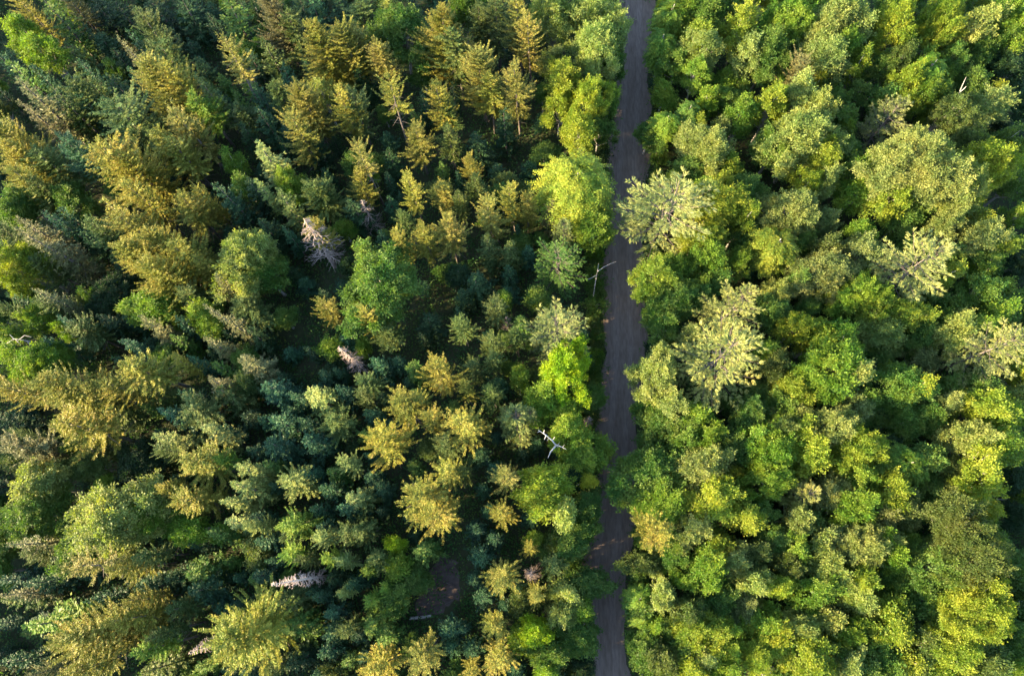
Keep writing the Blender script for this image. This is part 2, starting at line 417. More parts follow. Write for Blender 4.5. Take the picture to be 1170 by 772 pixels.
TREES = '''# kind x y r colour [h]
s 27 4 14 g
b 22 38 19 l 14
b 45 52 19 l 14
f 64 18 20 m 14
s 82 3 16 t 13
f 115 12 20 d
f 140 14 18 d
s 120 50 15 d
S 158 9 17 o 17
S 137 44 9 t 17
f 107 84 15 b 12
f 88 66 18 o 11
f 8 68 14 b 12
f 32 88 17 m 12
f 55 94 15 b 12
S 18 92 14 t 17
S 23 112 10 t 15
S 76 90 17 o 15
f 108 98 16 o 12
f 138 100 20 d 11
f 98 118 16 b 12
f 80 122 17 o 13
S 65 157 16 b 18
S 132 121 27 o 16
S 114 163 30 g 19
s 155 195 26 g 17
s 8 155 26 g 16
s 24 172 26 g 16
s 52 182 20 o 14
s 178 92 25 g 18
s 203 92 22 g 18
s 230 118 20 l 15
S 226 87 11 o 15
s 191 164 22 g 16
f 160 100 14 b 12
f 182 10 20 d
f 160 52 9 b 11
f 140 70 14 d
s 192 62 20 o 13
f 215 15 22 d
f 245 30 16 d
f 270 22 28 m 12
s 310 10 22 t 17
s 330 28 18 o 14
h 262 66 19 e 18
f 311 64 18 o 11
f 290 70 14 d
f 330 90 16 b
s 368 50 32 g 18
s 396 48 24 g 17
s 214 142 22 e 17
s 202 170 20 g 16
s 278 128 15 o 11
s 322 106 17 o 13
s 347 114 23 e 16
s 341 148 19 e 15
b 365 102 10 p 12
s 392 116 17 g 16
S 297 168 15 p 15
b 266 186 11 l 10
f 300 112 16 b
f 305 138 16 b
f 285 155 14 d
f 362 165 16 d
f 390 6 18 d
f 360 8 20 b
f 345 10 14 d
s 412 14 20 o 12
b 442 3 10 p 12
b 456 32 32 m 13
f 470 4 10 b
b 528 6 16 m 13
s 503 32 30 g 19
s 520 50 22 o 17
s 548 78 24 e 17
s 560 100 18 g 15
s 545 22 18 o 14
s 567 18 18 o 15
s 594 12 20 e 19
s 606 34 16 e 18
s 592 92 19 e 18
s 405 40 15 e 15
s 437 62 18 e 16
h 446 102 18 g 17
s 404 118 16 o 15
s 503 108 17 g 16
s 476 156 17 e 14
s 513 158 13 o 13
s 537 186 12 g 13
h 411 174 15 e 17
f 447 182 14 d
f 414 90 18 d
s 512 128 13 o 12
f 548 165 18 d
f 577 145 18 d 11
b 632 14 24 p 15
b 680 16 26 p 15
b 682 50 28 p 15
b 704 32 18 p 14
b 632 66 13 p 12
b 700 66 15 m 11
b 645 90 20 y 14
b 640 114 18 y 12
b 676 112 24 y 14
b 694 112 14 m 11
b 686 146 14 m 10
b 660 152 18 y 13
a 656 205 50 y 15
b 744 3 7 y 12
a 766 12 20 l 13
b 788 10 18 l 13
a 759 46 17 l 12
b 796 40 18 y 13
f 749 80 8 b 8
b 774 66 20 m 10
b 796 78 14 l 12
a 762 137 16 l 11
b 734 153 14 m 7
a 789 127 16 m 11
b 796 157 18 p 13
b 805 15 18 m 13
b 826 10 20 m 13
b 805 50 18 p 14
b 848 30 20 y 14
b 880 56 27 m 13
b 858 54 20 p 13
b 905 18 24 l 15
b 953 24 26 p 16
b 970 12 22 p 16
b 944 54 20 p 15
b 966 52 16 l 14
s 915 80 17 t 14
b 912 104 20 p 14
b 933 122 18 p 14
b 884 115 18 y 14
b 848 132 20 l 13
b 811 113 11 l 11
b 831 112 14 m 10
b 918 158 36 p 15
b 941 178 20 y 14
b 887 164 22 m 12
b 817 167 20 p 13
b 824 146 12 o 11
b 954 116 15 m 10
b 953 156 13 o 10
b 984 73 12 l 12
b 990 42 14 m 11
b 1022 24 27 y 15
b 1078 18 24 y 15
b 1084 40 12 y 13
b 1120 20 18 p 15
b 1150 10 20 l 15
b 1163 24 20 l 14
b 1147 38 15 m 12
b 1028 64 14 o 13
b 1008 72 14 m 11
b 1038 90 14 y 13
a 1066 78 20 l 13
b 1091 64 14 m 12
b 1118 60 18 m 11
b 1157 80 22 d 10
b 1115 94 20 m 11
b 1058 106 16 l 12
b 1126 120 22 p 12
b 1160 118 20 d 9
p 1020 128 28 q 14
b 1087 124 15 o 14
b 1110 160 18 o 14
B 1050 186 50 p 18
b 1102 204 30 p 16
b 1022 216 24 y 15
b 1128 190 30 y 16
b 998 192 24 l 14
b 1150 150 18 d 8
s 24 206 18 g 15
s 45 216 16 o 13
b 22 228 20 m 10
b 80 226 22 m 10
b 8 242 16 m 11
S 17 245 13 t 16
S 57 246 11 b 13
f 82 252 16 b
S 27 262 15 t 19
s 4 264 14 o 14
b 16 300 26 y 14
s 50 302 16 o 13
S 122 235 15 g 17
s 116 262 19 o 15
s 152 256 20 g 17
s 156 288 26 g 17
s 186 278 26 g 17
s 182 312 26 g 17
s 160 225 20 g 17
b 125 335 26 d 8
b 168 350 24 l 11
S 38 331 11 t 14
f 27 346 12 b 11
s 58 346 15 o 12
b 40 364 14 l 11
s 5 354 12 o 13
S 68 364 10 b 12
s 95 376 21 o 11
f 128 368 18 d 9
S 157 366 12 t 13
f 65 396 16 b 10
b 5 380 10 l 11
S 137 390 11 b 11
s 214 236 21 g 15
s 236 226 12 g 13
s 210 288 24 g 16
s 234 302 14 g 14
s 216 336 20 o 11
f 264 226 18 b 14
S 290 202 8 p 14
f 296 220 18 d 11
b 278 210 12 m 10
b 330 206 16 l 11
S 319 219 12 o 15
s 366 218 24 o 12
D 356 268 26 r 15
s 362 256 15 g 15
b 276 296 34 p 14
b 300 312 22 m 11
S 246 321 13 t 14
S 238 347 10 t 17
s 280 350 25 o 10
s 372 352 14 g 11
b 232 362 17 l 10
f 215 370 14 b
S 240 386 11 t 12
f 205 390 12 m 9
f 292 386 16 d 9
D 398 403 16 r 12
f 330 268 10 b
f 306 262 18 d
f 408 240 20 d
s 410 208 13 g 14
s 468 212 13 g 16
s 508 216 15 g 12
s 524 230 11 o 12
s 540 210 13 o 13
s 560 240 16 e 15
s 586 224 14 g 15
s 460 274 13 g 15
s 482 268 15 g 16
s 512 262 19 e 16
s 465 250 11 o 13
b 430 322 43 m 15
s 420 362 13 g 14
f 438 274 12 b 8
f 545 322 19 d 10
f 558 282 18 o 10
f 582 284 16 o 10
s 566 348 17 o 11
D 580 366 9 r 7
s 527 370 15 o 12
s 560 391 15 o 12
s 591 384 13 o 12
f 490 370 18 d 8
s 440 382 20 o 10
f 530 336 14 d 8
D 418 240 16 r 9
b 680 256 22 l 11
s 603 232 12 g 13
s 632 244 12 t 12
p 646 258 13 q 11
p 637 292 33 m 12
p 640 370 38 k 16
p 764 226 58 k 18
b 797 270 18 y 12
b 757 312 28 l 11
b 780 304 16 l 11
b 740 340 15 m 9
b 782 340 26 m 10
b 758 368 20 m 9
b 793 384 16 q 11
b 823 234 24 y 14
b 807 222 12 p 13
b 806 276 16 l 12
b 816 293 18 l 12
b 845 293 14 l 11
b 852 248 12 y 13
a 885 276 26 y 13
b 860 268 20 m 10
f 867 297 11 b 8
b 906 238 28 q 14
b 852 220 22 m 10
b 922 206 16 y 13
b 942 206 14 p 13
b 945 252 15 q 10
b 982 216 22 l 12
b 986 265 16 l 11
b 988 286 19 q 12
b 946 316 33 q 12
b 944 279 12 o 11
p 846 338 34 k 19
p 834 396 54 k 20
b 893 332 16 p 10
b 888 354 18 m 10
b 914 276 14 m 9
b 982 338 26 l 13
b 913 371 18 y 13
b 941 384 20 y 13
b 925 350 14 m 9
b 976 364 16 m 9
p 1058 294 47 k 18
b 1088 252 16 p 13
b 1126 268 20 p 12
b 1126 296 17 m 9
b 1124 330 22 m 11
b 998 340 28 l 13
b 1037 353 20 y 13
b 1003 376 22 p 12
b 1080 368 14 m 10
b 1094 380 24 p 12
b 1055 381 20 m 10
p 1150 388 40 k 17
b 1040 246 22 m 10
b 1160 300 20 d 8
b 42 416 28 l 12
b 10 406 12 l 12
b 10 426 14 d 9
s 16 446 20 g 16
s 62 444 34 g 17
s 86 486 30 g 17
s 108 444 18 g 15
s 162 418 28 g 16
s 137 438 18 g 14
f 172 448 18 o 10
s 118 462 14 o 10
f 130 474 20 o 9
f 8 482 16 d 9
s 23 496 8 o 11
S 4 509 20 t 15
s 40 515 15 t 12
b 95 532 20 o 9
b 155 538 30 d 8
b 40 556 25 p 12
b 34 582 34 m 11
b 130 590 46 p 14
b 165 588 28 l 12
s 192 562 14 g 13
S 183 468 12 b 12
S 178 497 13 p 13
s 194 514 12 o 12
s 205 412 12 g 13
f 225 416 12 b
f 255 420 12 m 10
S 273 405 15 t 13
S 238 433 13 t 12
f 262 450 21 o 10
f 215 450 14 b 10
s 222 467 23 o 12
f 318 446 22 b 11
f 365 454 21 p 12
f 340 452 12 b 11
f 392 448 12 b 10
f 325 484 18 b 11
s 382 479 19 o 12
f 353 482 12 b 10
f 358 503 20 b 11
f 315 513 22 b 11
f 286 476 14 d 8
f 257 490 14 b 9
S 233 492 13 p 12
s 226 526 27 g 15
s 252 524 13 l 12
s 215 567 22 g 14
S 266 535 14 p 14
S 266 557 15 p 14
S 252 571 11 p 13
s 330 550 20 p 13
f 350 542 14 b 10
f 378 558 14 b 10
s 396 530 13 p 12
f 396 582 15 b 11
f 366 582 12 b 10
f 311 532 14 m 9
f 298 596 14 b 10
s 501 426 22 g 16
s 530 444 12 g 14
s 462 464 24 g 16
s 489 478 15 g 14
s 535 480 26 g 16
s 436 508 27 g 16
s 508 506 19 o 12
s 513 536 19 g 15
s 476 566 30 g 16
s 496 584 25 g 16
s 418 434 17 o 11
s 412 453 10 o 12
f 434 416 17 b 8
f 475 420 16 m 9
s 540 422 15 o 11
s 560 409 13 o 13
s 563 449 15 o 12
b 593 434 11 l 11
p 591 478 22 q 12
f 550 560 10 b 8
s 578 548 17 e 15
s 576 586 16 g 15
s 530 541 11 o 11
f 408 569 18 p 11
f 436 560 14 b 8
b 652 424 30 Y 15
b 625 457 24 l 12
b 676 452 15 m 9
p 606 470 12 q 12
b 650 488 24 l 11
b 666 518 26 l 9
D 671 481 10 r 7
b 621 556 27 y 14
b 643 582 14 p 13
b 609 572 13 y 13
b 668 580 20 m 9
b 655 540 14 d 7
b 752 426 28 p 14
b 766 460 18 p 13
b 744 458 18 m 9
b 760 480 24 m 10
b 796 472 14 l 12
b 788 498 20 m 11
b 738 540 38 m 11
b 723 504 10 m 8
b 792 533 22 p 13
b 765 580 22 l 12
b 741 582 20 l 11
b 816 568 26 y 14
b 850 588 20 y 13
b 815 526 22 p 13
b 810 498 16 l 12
b 885 512 34 l 13
b 880 548 28 l 13
b 896 488 18 o 13
b 945 488 28 p 14
b 925 516 24 y 14
b 913 446 18 y 13
b 898 466 20 m 11
b 890 416 18 o 12
b 960 414 40 l 15
b 980 424 14 p 15
b 975 466 21 q 11
b 979 512 28 y 14
b 983 541 22 l 12
b 860 470 22 m 11
b 842 511 22 m 11
b 863 499 14 l 12
p 921 560 18 k 12
b 912 594 17 p 12
b 953 561 20 q 11
b 978 581 24 l 13
b 868 584 18 m 10
b 1032 446 33 m 13
b 1049 440 12 y 14
b 1004 446 22 d 9
b 1081 463 16 p 12
b 1097 460 8 y 12
b 1036 481 20 m 10
b 1055 411 18 q 9
b 1136 463 24 y 14
b 1110 500 22 p 14
b 1148 506 26 l 14
b 1122 538 26 y 14
b 1125 440 22 m 11
b 1158 454 17 p 12
b 1090 541 17 o 11
b 1014 511 20 d 9
a 1038 526 24 l 12
b 1020 562 22 y 13
b 1006 587 18 q 11
b 1063 556 22 m 9
b 1162 546 20 d 8
S 14 621 12 t 13
s 36 631 15 o 11
f 15 661 14 b 10
f 48 664 16 b 10
f 28 683 18 o 10
S 3 680 10 t 12
b 85 626 22 m 11
h 104 648 21 e 18
s 140 646 17 g 15
s 166 634 15 o 13
f 117 680 14 b 10
f 168 671 18 b 9
S 34 716 20 l 14
s 100 734 36 g 18
s 84 726 24 g 17
s 155 686 15 g 13
s 146 708 22 g 16
s 172 741 18 l 14
s 184 722 14 o 13
s 96 758 22 g 16
f 15 758 14 b 10
s 50 766 11 t 11
f 182 762 20 o 10
s 270 726 50 L 19
D 242 730 20 r 17
D 330 664 13 r 20
b 210 601 23 l 10
f 254 611 16 m 9
S 258 594 12 p 12
f 228 652 24 m 8
f 234 672 22 b 9
s 205 696 16 o 10
s 292 601 12 p 13
f 304 617 14 b 11
s 337 596 18 l 13
s 330 612 10 o 11
s 366 615 14 p 12
s 330 633 14 l 12
s 350 638 12 o 11
s 376 641 12 l 12
s 394 643 11 p 11
f 314 643 10 b 10
f 301 656 14 b 9
s 394 609 17 o 12
f 371 599 12 b 10
f 355 676 8 b 8
f 368 683 12 b 9
f 379 699 14 b 9
f 379 723 14 b 9
s 394 674 10 p 10
s 394 718 12 o 10
s 330 689 20 o 10
f 340 716 22 m 9
f 376 744 14 b 9
f 340 754 18 d 8
f 285 764 14 b 9
s 314 760 14 o 9
s 410 604 17 o 12
b 449 621 9 Y 9
s 431 641 15 o 10
s 418 651 10 l 10
s 439 669 8 l 9
s 423 687 12 l 10
f 405 666 12 b 9
b 447 682 22 m 7
f 485 629 18 m 9
b 474 660 16 m 6
f 423 718 20 m 8
f 441 730 18 m 8
f 410 728 14 d 8
s 483 748 22 e 15
s 433 764 21 g 14
s 570 656 21 e 15
s 563 713 17 g 13
s 571 751 19 g 13
s 535 767 12 g 12
f 530 720 8 b 8
f 514 720 18 b 7
f 514 743 12 b 8
f 548 633 16 b 9
f 566 617 12 b 9
f 543 604 14 b 8
f 550 682 14 b 8
b 594 728 12 l 9
f 540 744 14 b 8
s 606 628 10 g 12
D 609 656 13 r 9
s 634 647 16 o 12
s 613 683 13 e 12
b 613 720 17 Y 12
D 618 743 8 r 7
b 644 679 14 p 11
b 647 702 16 p 11
b 665 698 10 l 10
b 664 670 14 m 8
b 650 620 22 m 9
b 636 622 12 o 8
b 664 606 18 m 9
b 655 726 20 m 9
b 668 734 14 m 8
b 628 749 20 m 10
b 664 763 16 d 7
b 625 767 10 l 11
b 692 668 21 m 7
S 740 608 22 g 16
b 712 612 10 m 8
b 790 611 20 p 12
b 766 614 20 m 10
b 736 643 17 o 9
b 755 678 16 p 12
b 779 660 9 l 11
b 771 638 16 m 10
b 718 654 10 m 8
a 720 686 16 l 10
a 718 709 13 l 9
b 732 696 14 m 9
b 750 720 9 l 10
b 789 698 18 o 12
b 790 723 20 y 12
b 728 740 17 m 9
b 763 713 18 m 9
b 758 758 18 o 11
b 786 763 14 y 12
b 781 741 14 m 10
b 744 738 18 m 9
b 813 648 22 l 13
b 870 633 18 o 11
b 841 641 18 p 11
b 911 627 18 l 11
b 885 617 20 m 10
b 942 643 24 p 12
b 968 622 24 q 12
b 903 648 18 o 11
b 865 663 18 p 12
b 888 674 16 y 12
b 935 679 22 l 12
b 989 664 20 y 13
b 979 684 20 p 13
b 945 663 16 l 11
b 826 684 20 m 10
b 852 695 18 q 10
b 815 726 22 y 12
b 878 718 24 l 11
b 890 727 14 y 12
b 917 713 20 p 12
b 950 708 14 p 12
b 971 721 18 l 12
b 870 748 18 y 12
b 930 750 26 y 13
b 834 741 16 l 11
b 805 751 12 p 11
b 973 757 18 p 12
b 986 734 16 m 10
b 831 765 12 l 11
b 955 739 16 m 10
B 1112 624 46 o 17
B 1120 690 44 y 16
b 1070 650 34 m 14
b 998 626 29 p 13
b 1018 636 18 l 13
b 1024 658 20 m 11
b 1074 690 28 m 12
b 1022 713 28 y 13
b 1001 728 22 m 11
b 1095 740 34 y 14
b 1055 739 26 o 12
b 1126 755 26 o 13
b 1158 739 20 m 11
b 1151 762 18 l 12
b 1017 759 18 m 11
b 1037 758 14 y 12
b 1162 590 16 d 8
b 1036 583 20 q 11
b 1090 582 16 d 9
b 1164 658 14 m 10'''

# ------------------------------------------------------------------ road line (photo pixels of its middle on the ground)
ROADPX = [(727, -60), (725, 0), (722, 100), (717, 200), (713, 300), (714, 400), (706, 500), (698, 600), (691, 650), (692, 700), (697, 772), (699, 860)]
ROAD = [at(x, y, 0)[0] for x, y in ROADPX]
ROAD.insert(0, ROAD[0] + (ROAD[0] - ROAD[2]).normalized() * 120)
ROAD.append(ROAD[-1] + (ROAD[-1] - ROAD[-3]).normalized() * 120)
def road_x(y):
    for a, b in zip(ROAD, ROAD[1:]):
        if (a.y >= y >= b.y):
            t = (a.y - y) / (a.y - b.y + 1e-9)
            return a.x + (b.x - a.x) * t
    return ROAD[0].x if y > ROAD[0].y else ROAD[-1].x
CLEAR = [at(x, y, 0)[0] for x, y in ((503, 632), (522, 640), (524, 684), (500, 702), (474, 708), (476, 690))]
def in_poly(x, y, P):
    r = False
    for i in range(len(P)):
        a, b = P[i], P[i - 1]
        if (a.y > y) != (b.y > y) and x < (b.x - a.x) * (y - a.y) / (b.y - a.y) + a.x:
            r = not r
    return r

# ------------------------------------------------------------------ put the trees in
THINGS = []      # dicts used for labelling at the end
def place(kind, proto, xy, h, r, colour, name, cat, group):
    (tm, cm), h0, r0 = proto
    root = bpy.data.objects.new(name, None)
    root.empty_display_size = .5
    root.location = (xy[0], xy[1], 0)
    root.rotation_euler = (ru(-.035, .035), ru(-.035, .035), ru(0, 6.283))
    COL.objects.link(root)
    sx = r / r0; sz = h / h0
    an = math.exp(ru(-.07, .07) if kind == 'B' or r > 3.6 else ru(-.18, .18) if kind in 'ba' else ru(-.06, .06))
    sc_ = (sx * an, sx / an, sz)
    for me, nm in ((tm, 'trunk'), (cm, cm.name.split('.')[0])):
        o = bpy.data.objects.new(nm, me)
        o.parent = root
        o.scale = sc_
        COL.objects.link(o)
    cr = o
    k = ru(.86, 1.16)
    c = COLS[colour]
    cr.color = (c[0] * k * ru(.93, 1.07), c[1] * k, c[2] * k * ru(.9, 1.1), 1)
    root['category'] = cat
    if group: root['group'] = group
    return root, cr

DEFH = {'g': 16, 'o': 13, 'd': 9, 'b': 10, 'l': 13, 'y': 14, 'Y': 14, 'p': 14, 'q': 14, 'm': 11, 't': 15, 'L': 17, 'r': 13, 'e': 15, 'k': 15}
KIND = {  # code -> (name, category, group)
    's': ('spruce_tree', 'spruce tree', 'spruces of the forest'), 'S': ('spruce_tree', 'spruce tree', 'spruces of the forest'), 'h': ('spruce_tree', 'spruce tree', 'spruces of the forest'),
    'f': ('fir_tree', 'fir tree', 'firs of the forest'), 'p': ('pine_tree', 'pine tree', 'pale pines of the forest'),
    'b': ('broadleaf_tree', 'broadleaf tree', 'broadleaf trees of the forest'), 'B': ('broadleaf_tree', 'broadleaf tree', 'broadleaf trees of the forest'),
    'a': ('broadleaf_tree', 'broadleaf tree', 'broadleaf trees of the forest'), 'D': ('dead_spruce', 'dead tree', 'dead bare spruces'),
}
OCC = []
cnt = {}
def pick(key):
    cnt[key] = cnt.get(key, -1) + 1
    L = PROTO[key]
    return L[cnt[key] % len(L)]

for line in TREES.strip().splitlines():
    if line.startswith('#') or not line.strip(): continue
    q = line.split()
    code, px, py, rp, colr = q[0], float(q[1]), float(q[2]), float(q[3]), q[4]
    h = float(q[5]) if len(q) > 5 else DEFH[colr]
    if code in 'sS' and py < 330: h *= .9; rp *= 1.12
    zf = {'S': .985, 's': .80, 'h': .84, 'f': .72, 'p': .86, 'b': .76, 'B': .76, 'a': .8, 'D': .72}[code]
    P, dep = at(px, py, h * zf)
    r = rp * dep / F
    r *= {'S': 1.35, 's': 1.15, 'h': 1.1, 'f': 1.15, 'p': 1.08, 'b': 1.2, 'B': 1.1, 'a': 1.1, 'D': 1.05}[code]
    dx = P.x - road_x(P.y)
    edge = 1.9 if h <= 7 else 3.1
    if abs(dx) < edge: P.x = road_x(P.y) + math.copysign(edge + ru(0, .4), dx)
    if code == 'p': key = 'pine' if r > 2.9 else 'pine_small'
    elif code == 'h': key = 'bare_stem'
    elif code == 'S': key = 'narrow' if r < 2.6 else 'spruce'
    elif code == 's': key = 'spruce' if r < 3.5 else 'spruce_large'
    elif code == 'f': key = 'fir'
    elif code == 'a': key = 'frond_large' if r > 4 else 'frond'
    elif code == 'D': key = 'fishbone' if h >= 20 else 'dead'
    elif code == 'B': key = 'broad_huge'
    else: key = 'broad_small' if r < 1.8 else 'broad' if r < 3.3 else 'broad_large'
    nm, cat, grp = KIND[code]
    o, crown = place(code, pick(key), (P.x, P.y), h, r, colr, nm, cat, grp)
    OCC.append((P.x, P.y, r))
    THINGS.append(dict(o=o, crown=crown, code=code, px=px, py=py, r=r, h=h, col=colr, key=key, rp=rp))

def grid_free(x, y, r, k):
    for a, b, c in OCC:
        if (a - x) ** 2 + (b - y) ** 2 < (k * (c + r)) ** 2: return False
    return True
# bushes along both verges; left row added to keep low sun off the road
for side, step in ((-1, 1.5), (1, 2.6)):
    y = ROAD[3].y + 30
    y = at(725, -20, 0)[0].y
    while y > at(697, 790, 0)[0].y:
        y -= step * ru(.7, 1.3)
        r = ru(.9, 1.5); h = ru(2.0, 3.4)
        x = road_x(y) + side * (3.0 + r * .75 + ru(0, .5))
        u, v = pix((x, y, h * .7))
        o, crown = place('b', pick('shrub'), (x, y), h, r, random.choice('mmmdlo'), 'bush', 'bush', 'verge bushes of the dirt road, left row added for shade')
        OCC.append((x, y, r * .5))
        THINGS.append(dict(o=o, crown=crown, code='b', px=u, py=v, r=r, h=h, col='', key='fill', rp=r * 8.5))
# young trees that fill the gaps between the listed crowns
NFILL = {'young_fir': 0, 'sapling': 0}
for i in range(14000):
    px, py = ru(-12, 1182), ru(-28, 792)
    left = px < 690
    h = ru(4, 8.5) if left else ru(7, 11)
    P, dep = at(px, py, h * .75)
    r = ru(1.0, 1.9) if left else ru(1.3, 2.2)
    if abs(P.x - road_x(P.y)) < 3.7 or any(in_poly(P.x + a, P.y + b, CLEAR) for a in (-1.6, 0, 1.6) for b in (-1.6, 0, 2.2)): continue
    if not grid_free(P.x, P.y, r, .55): continue
    nm = 'young_fir' if (left and ru(0, 1) < .72) else 'sapling'
    if NFILL[nm] >= 285: continue
    NFILL[nm] += 1
    if nm == 'young_fir':
        o, crown = place('f', pick('fir'), (P.x, P.y), h, r, random.choice('bbbdm'), nm, 'young fir', 'young firs between the taller trees')
    else:
        o, crown = place('b', pick('broad_small'), (P.x, P.y), h, r, random.choice('mmmlly' if not left else 'mmmdlo'), nm, 'sapling', 'leafy saplings between the taller trees')
    OCC.append((P.x, P.y, r))
    THINGS.append(dict(o=o, crown=crown, code='f' if nm == 'young_fir' else 'b', px=px, py=py, r=r, h=h, col='', key='fill', rp=r * F / dep))
print('things', len(THINGS), NFILL, 'x range', min(o[0] for o in OCC), max(o[0] for o in OCC), 'y', min(o[1] for o in OCC), max(o[1] for o in OCC))

# ------------------------------------------------------------------ the setting
def sheet(name, P, mat, z=0.0):
    me = bpy.data.meshes.new(name)
    n = len(P) // 2
    me.from_pydata([(p[0], p[1], z) for p in P], [], [(2 * i, 2 * i + 1, 2 * i + 3, 2 * i + 2) for i in range(n - 1)])
    me.materials.append(mat)
    o = bpy.data.objects.new(name, me)
    COL.objects.link(o)
    o['kind'] = 'structure'
    return o

gm = noise_mat('forest_floor', [(0.3, (0.018, 0.028, 0.010)), (0.5, (0.032, 0.040, 0.016)), (0.75, (0.050, 0.045, 0.024))], 0.45, 10, bump=.4)[0]
G = 700
g = sheet('ground', [(-G, -G), (-G, G), (G, -G), (G, G)], gm)
rm, rcr, rnz, n_, l_ = noise_mat('packed_dirt', [(0.3, (0.100, 0.074, 0.060)), (0.7, (0.172, 0.132, 0.109))], 1.6, 9, stretch=(1.6, .35, 1), bump=.25)
pts = []
ys = np.arange(ROAD[0].y, ROAD[-1].y, -.9)
for y in ys:
    x = road_x(y); hw = min(2.9, max(2.35, 2.62 + y * .012))
    pts += [(x - hw + .3 * math.sin(y * .31) + .2 * math.sin(y * .83) + ru(-.25, .25), y), (x + hw + .3 * math.sin(y * .23 + 1) + .2 * math.sin(y * .71) + ru(-.25, .25), y)]
sheet('road', pts, rm, .006)
wm = noise_mat('wheel_track', [(0.35, (0.120, 0.091, 0.076)), (0.7, (0.190, 0.149, 0.127))], 2.2, 9, stretch=(2, .3, 1))[0]
for k, off in enumerate((-1.15, .85)):
    pts = []
    for y in ys:
        x = road_x(y) + off + .12 * math.sin(y * .11 + k)
        pts += [(x - .36 + ru(-.07, .07), y), (x + .36 + ru(-.07, .07), y)]
    o = sheet('track', pts, wm, .011)
cm_ = noise_mat('bare_soil', [(0.3, (0.048, 0.035, 0.030)), (0.7, (0.105, 0.080, 0.070))], 1.1, 9, bump=.4)[0]
CP = []
for i, p in enumerate(CLEAR):
    q = CLEAR[(i + 1) % len(CLEAR)]
    CP += [(p.x + (q.x - p.x) * t + ru(-.35, .35), p.y + (q.y - p.y) * t + ru(-.35, .35), .006) for t in (0, .2, .4, .6, .8)]
me = bpy.data.meshes.new('clearing'); me.from_pydata(CP, [], [tuple(range(len(CP)))]); me.materials.append(cm_)
o = bpy.data.objects.new('clearing_ground', me); COL.objects.link(o); o['kind'] = 'structure'

# undergrowth: low leafy ground cover, nobody could count it
ub = MB(); BB, AA, NN, LL, WW = [], [], [], [], []
for i in range(20000):
    px, py = ru(-40, 1210), ru(-40, 812)
    P, _ = at(px, py, 0)
    dr = abs(P.x - road_x(P.y))
    if dr < 2.55 + .35 * math.sin(P.y * .5) or (in_poly(P.x, P.y, CLEAR) and ru(0, 1) < .62): continue
    hh = ru(.15, 1.3) if dr > 3.6 else ru(.05, .45)
    k = 12
    cc = np.array([P.x, P.y, hh])
    off = rn(k, 3) * np.array([.45, .45, .22])
    BB.append(np.maximum(cc + off, [-1e9, -1e9, .03])); AA.append(off + rn(k, 3) * .3); NN.append(np.array([0, 0, 1.]) + rn(k, 3) * .4); LL.append(ru(.2, .42, k)); WW.append(ru(.1, .22, k))
ub.quads(leaves(np.concatenate(BB), np.concatenate(AA), np.concatenate(NN), np.concatenate(LL), np.concatenate(WW)))
uo = bpy.data.objects.new('undergrowth', ub.mesh('undergrowth', M_LEAF)); COL.objects.link(uo)
uo.color = (.050, .115, .028, 1); uo['kind'] = 'stuff'; uo['category'] = 'undergrowth'
uo['label'] = 'low dark green ferns and leafy ground cover under the trees'

# the forest goes on beyond the frame: one mass
fb_t = []
def far_mass():
    V, Fc = [], []; n = 0
    srcs = [(PROTO['fir'][0][0][1], 10, 1.9), (PROTO['narrow'][0][0][1], 16, 1.7)]
    arrs = []
    for me, h0, r0 in srcs:
        v = np.empty(len(me.vertices) * 3, np.float32); me.vertices.foreach_get('co', v)
        arrs.append(v.reshape(-1, 4, 3)[RNG.permutation(len(v) // 12)[:1100]] )
    for i in range(2600):
        x, y = ru(-125, 110), ru(-70, 125)
        u, v = pix((x, y, 12)); u2, v2 = pix((x, y, 0))
        if -25 < u < 1195 and -25 < v < 797 or -25 < u2 < 1195 and -25 < v2 < 797: continue
        if abs(x - road_x(y)) < 5: continue
        if not grid_free(x, y, 2.2, .62): continue
        OCC.append((x, y, 2.2))
        A = arrs[i % 2]; h0, r0 = srcs[i % 2][1:]
        s = ru(2.0, 3.2) / r0; sz = ru(10, 16.5) / h0; a = ru(0, 6.28)
        c, sn = math.cos(a) * s, math.sin(a) * s
        Q = A.copy()
        mid = Q.mean(axis=1, keepdims=True); Q = mid + (Q - mid) * 1.7      # fewer, broader sprays than the near trees
        X = Q[..., 0] * c - Q[..., 1] * sn + x; Y = Q[..., 0] * sn + Q[..., 1] * c + y
        V.append(np.stack([X, Y, Q[..., 2] * sz], -1))
    mb = MB(); mb.quads(np.concatenate(V))
    o = bpy.data.objects.new('surrounding_forest', mb.mesh('surrounding_forest', M_NEEDLE)); COL.objects.link(o)
    o.color = (.07, .09, .022, 1); o['kind'] = 'stuff'; o['category'] = 'forest'; o['label'] = 'dense olive green forest going on beyond the picked out trees'
    print('far trees', len(V))
far_mass()

# ------------------------------------------------------------------ snags, fallen logs, a pale rock
def snag(name, label, cat, tubes, mat, group=None):
    root = bpy.data.objects.new(name, None); COL.objects.link(root)
    x0, y0 = tubes[0][0][0].x, tubes[0][0][0].y
    z0 = min(0 if False else p.z for p, in [(tubes[0][0][0],)])
    root.location = (x0, y0, 0)
    for k, (nm, T) in enumerate(tubes_parts(tubes)):
        mb = MB()
        for pts_, rad in T: mb.tube([p - Vector((x0, y0, 0)) for p in pts_], rad, 6)
        o = bpy.data.objects.new(nm, mb.mesh(nm, mat)); o.parent = root; COL.objects.link(o)
    root['label'] = label; root['category'] = cat
    if group: root['group'] = group
    u, v = pix(tubes[0][0][-1])
    return root
def tubes_parts(tubes):
    return [('trunk', tubes[:1])] + [('branch', [t]) for t in tubes[1:]]
def W(x, y, z): return at(x, y, z)[0]
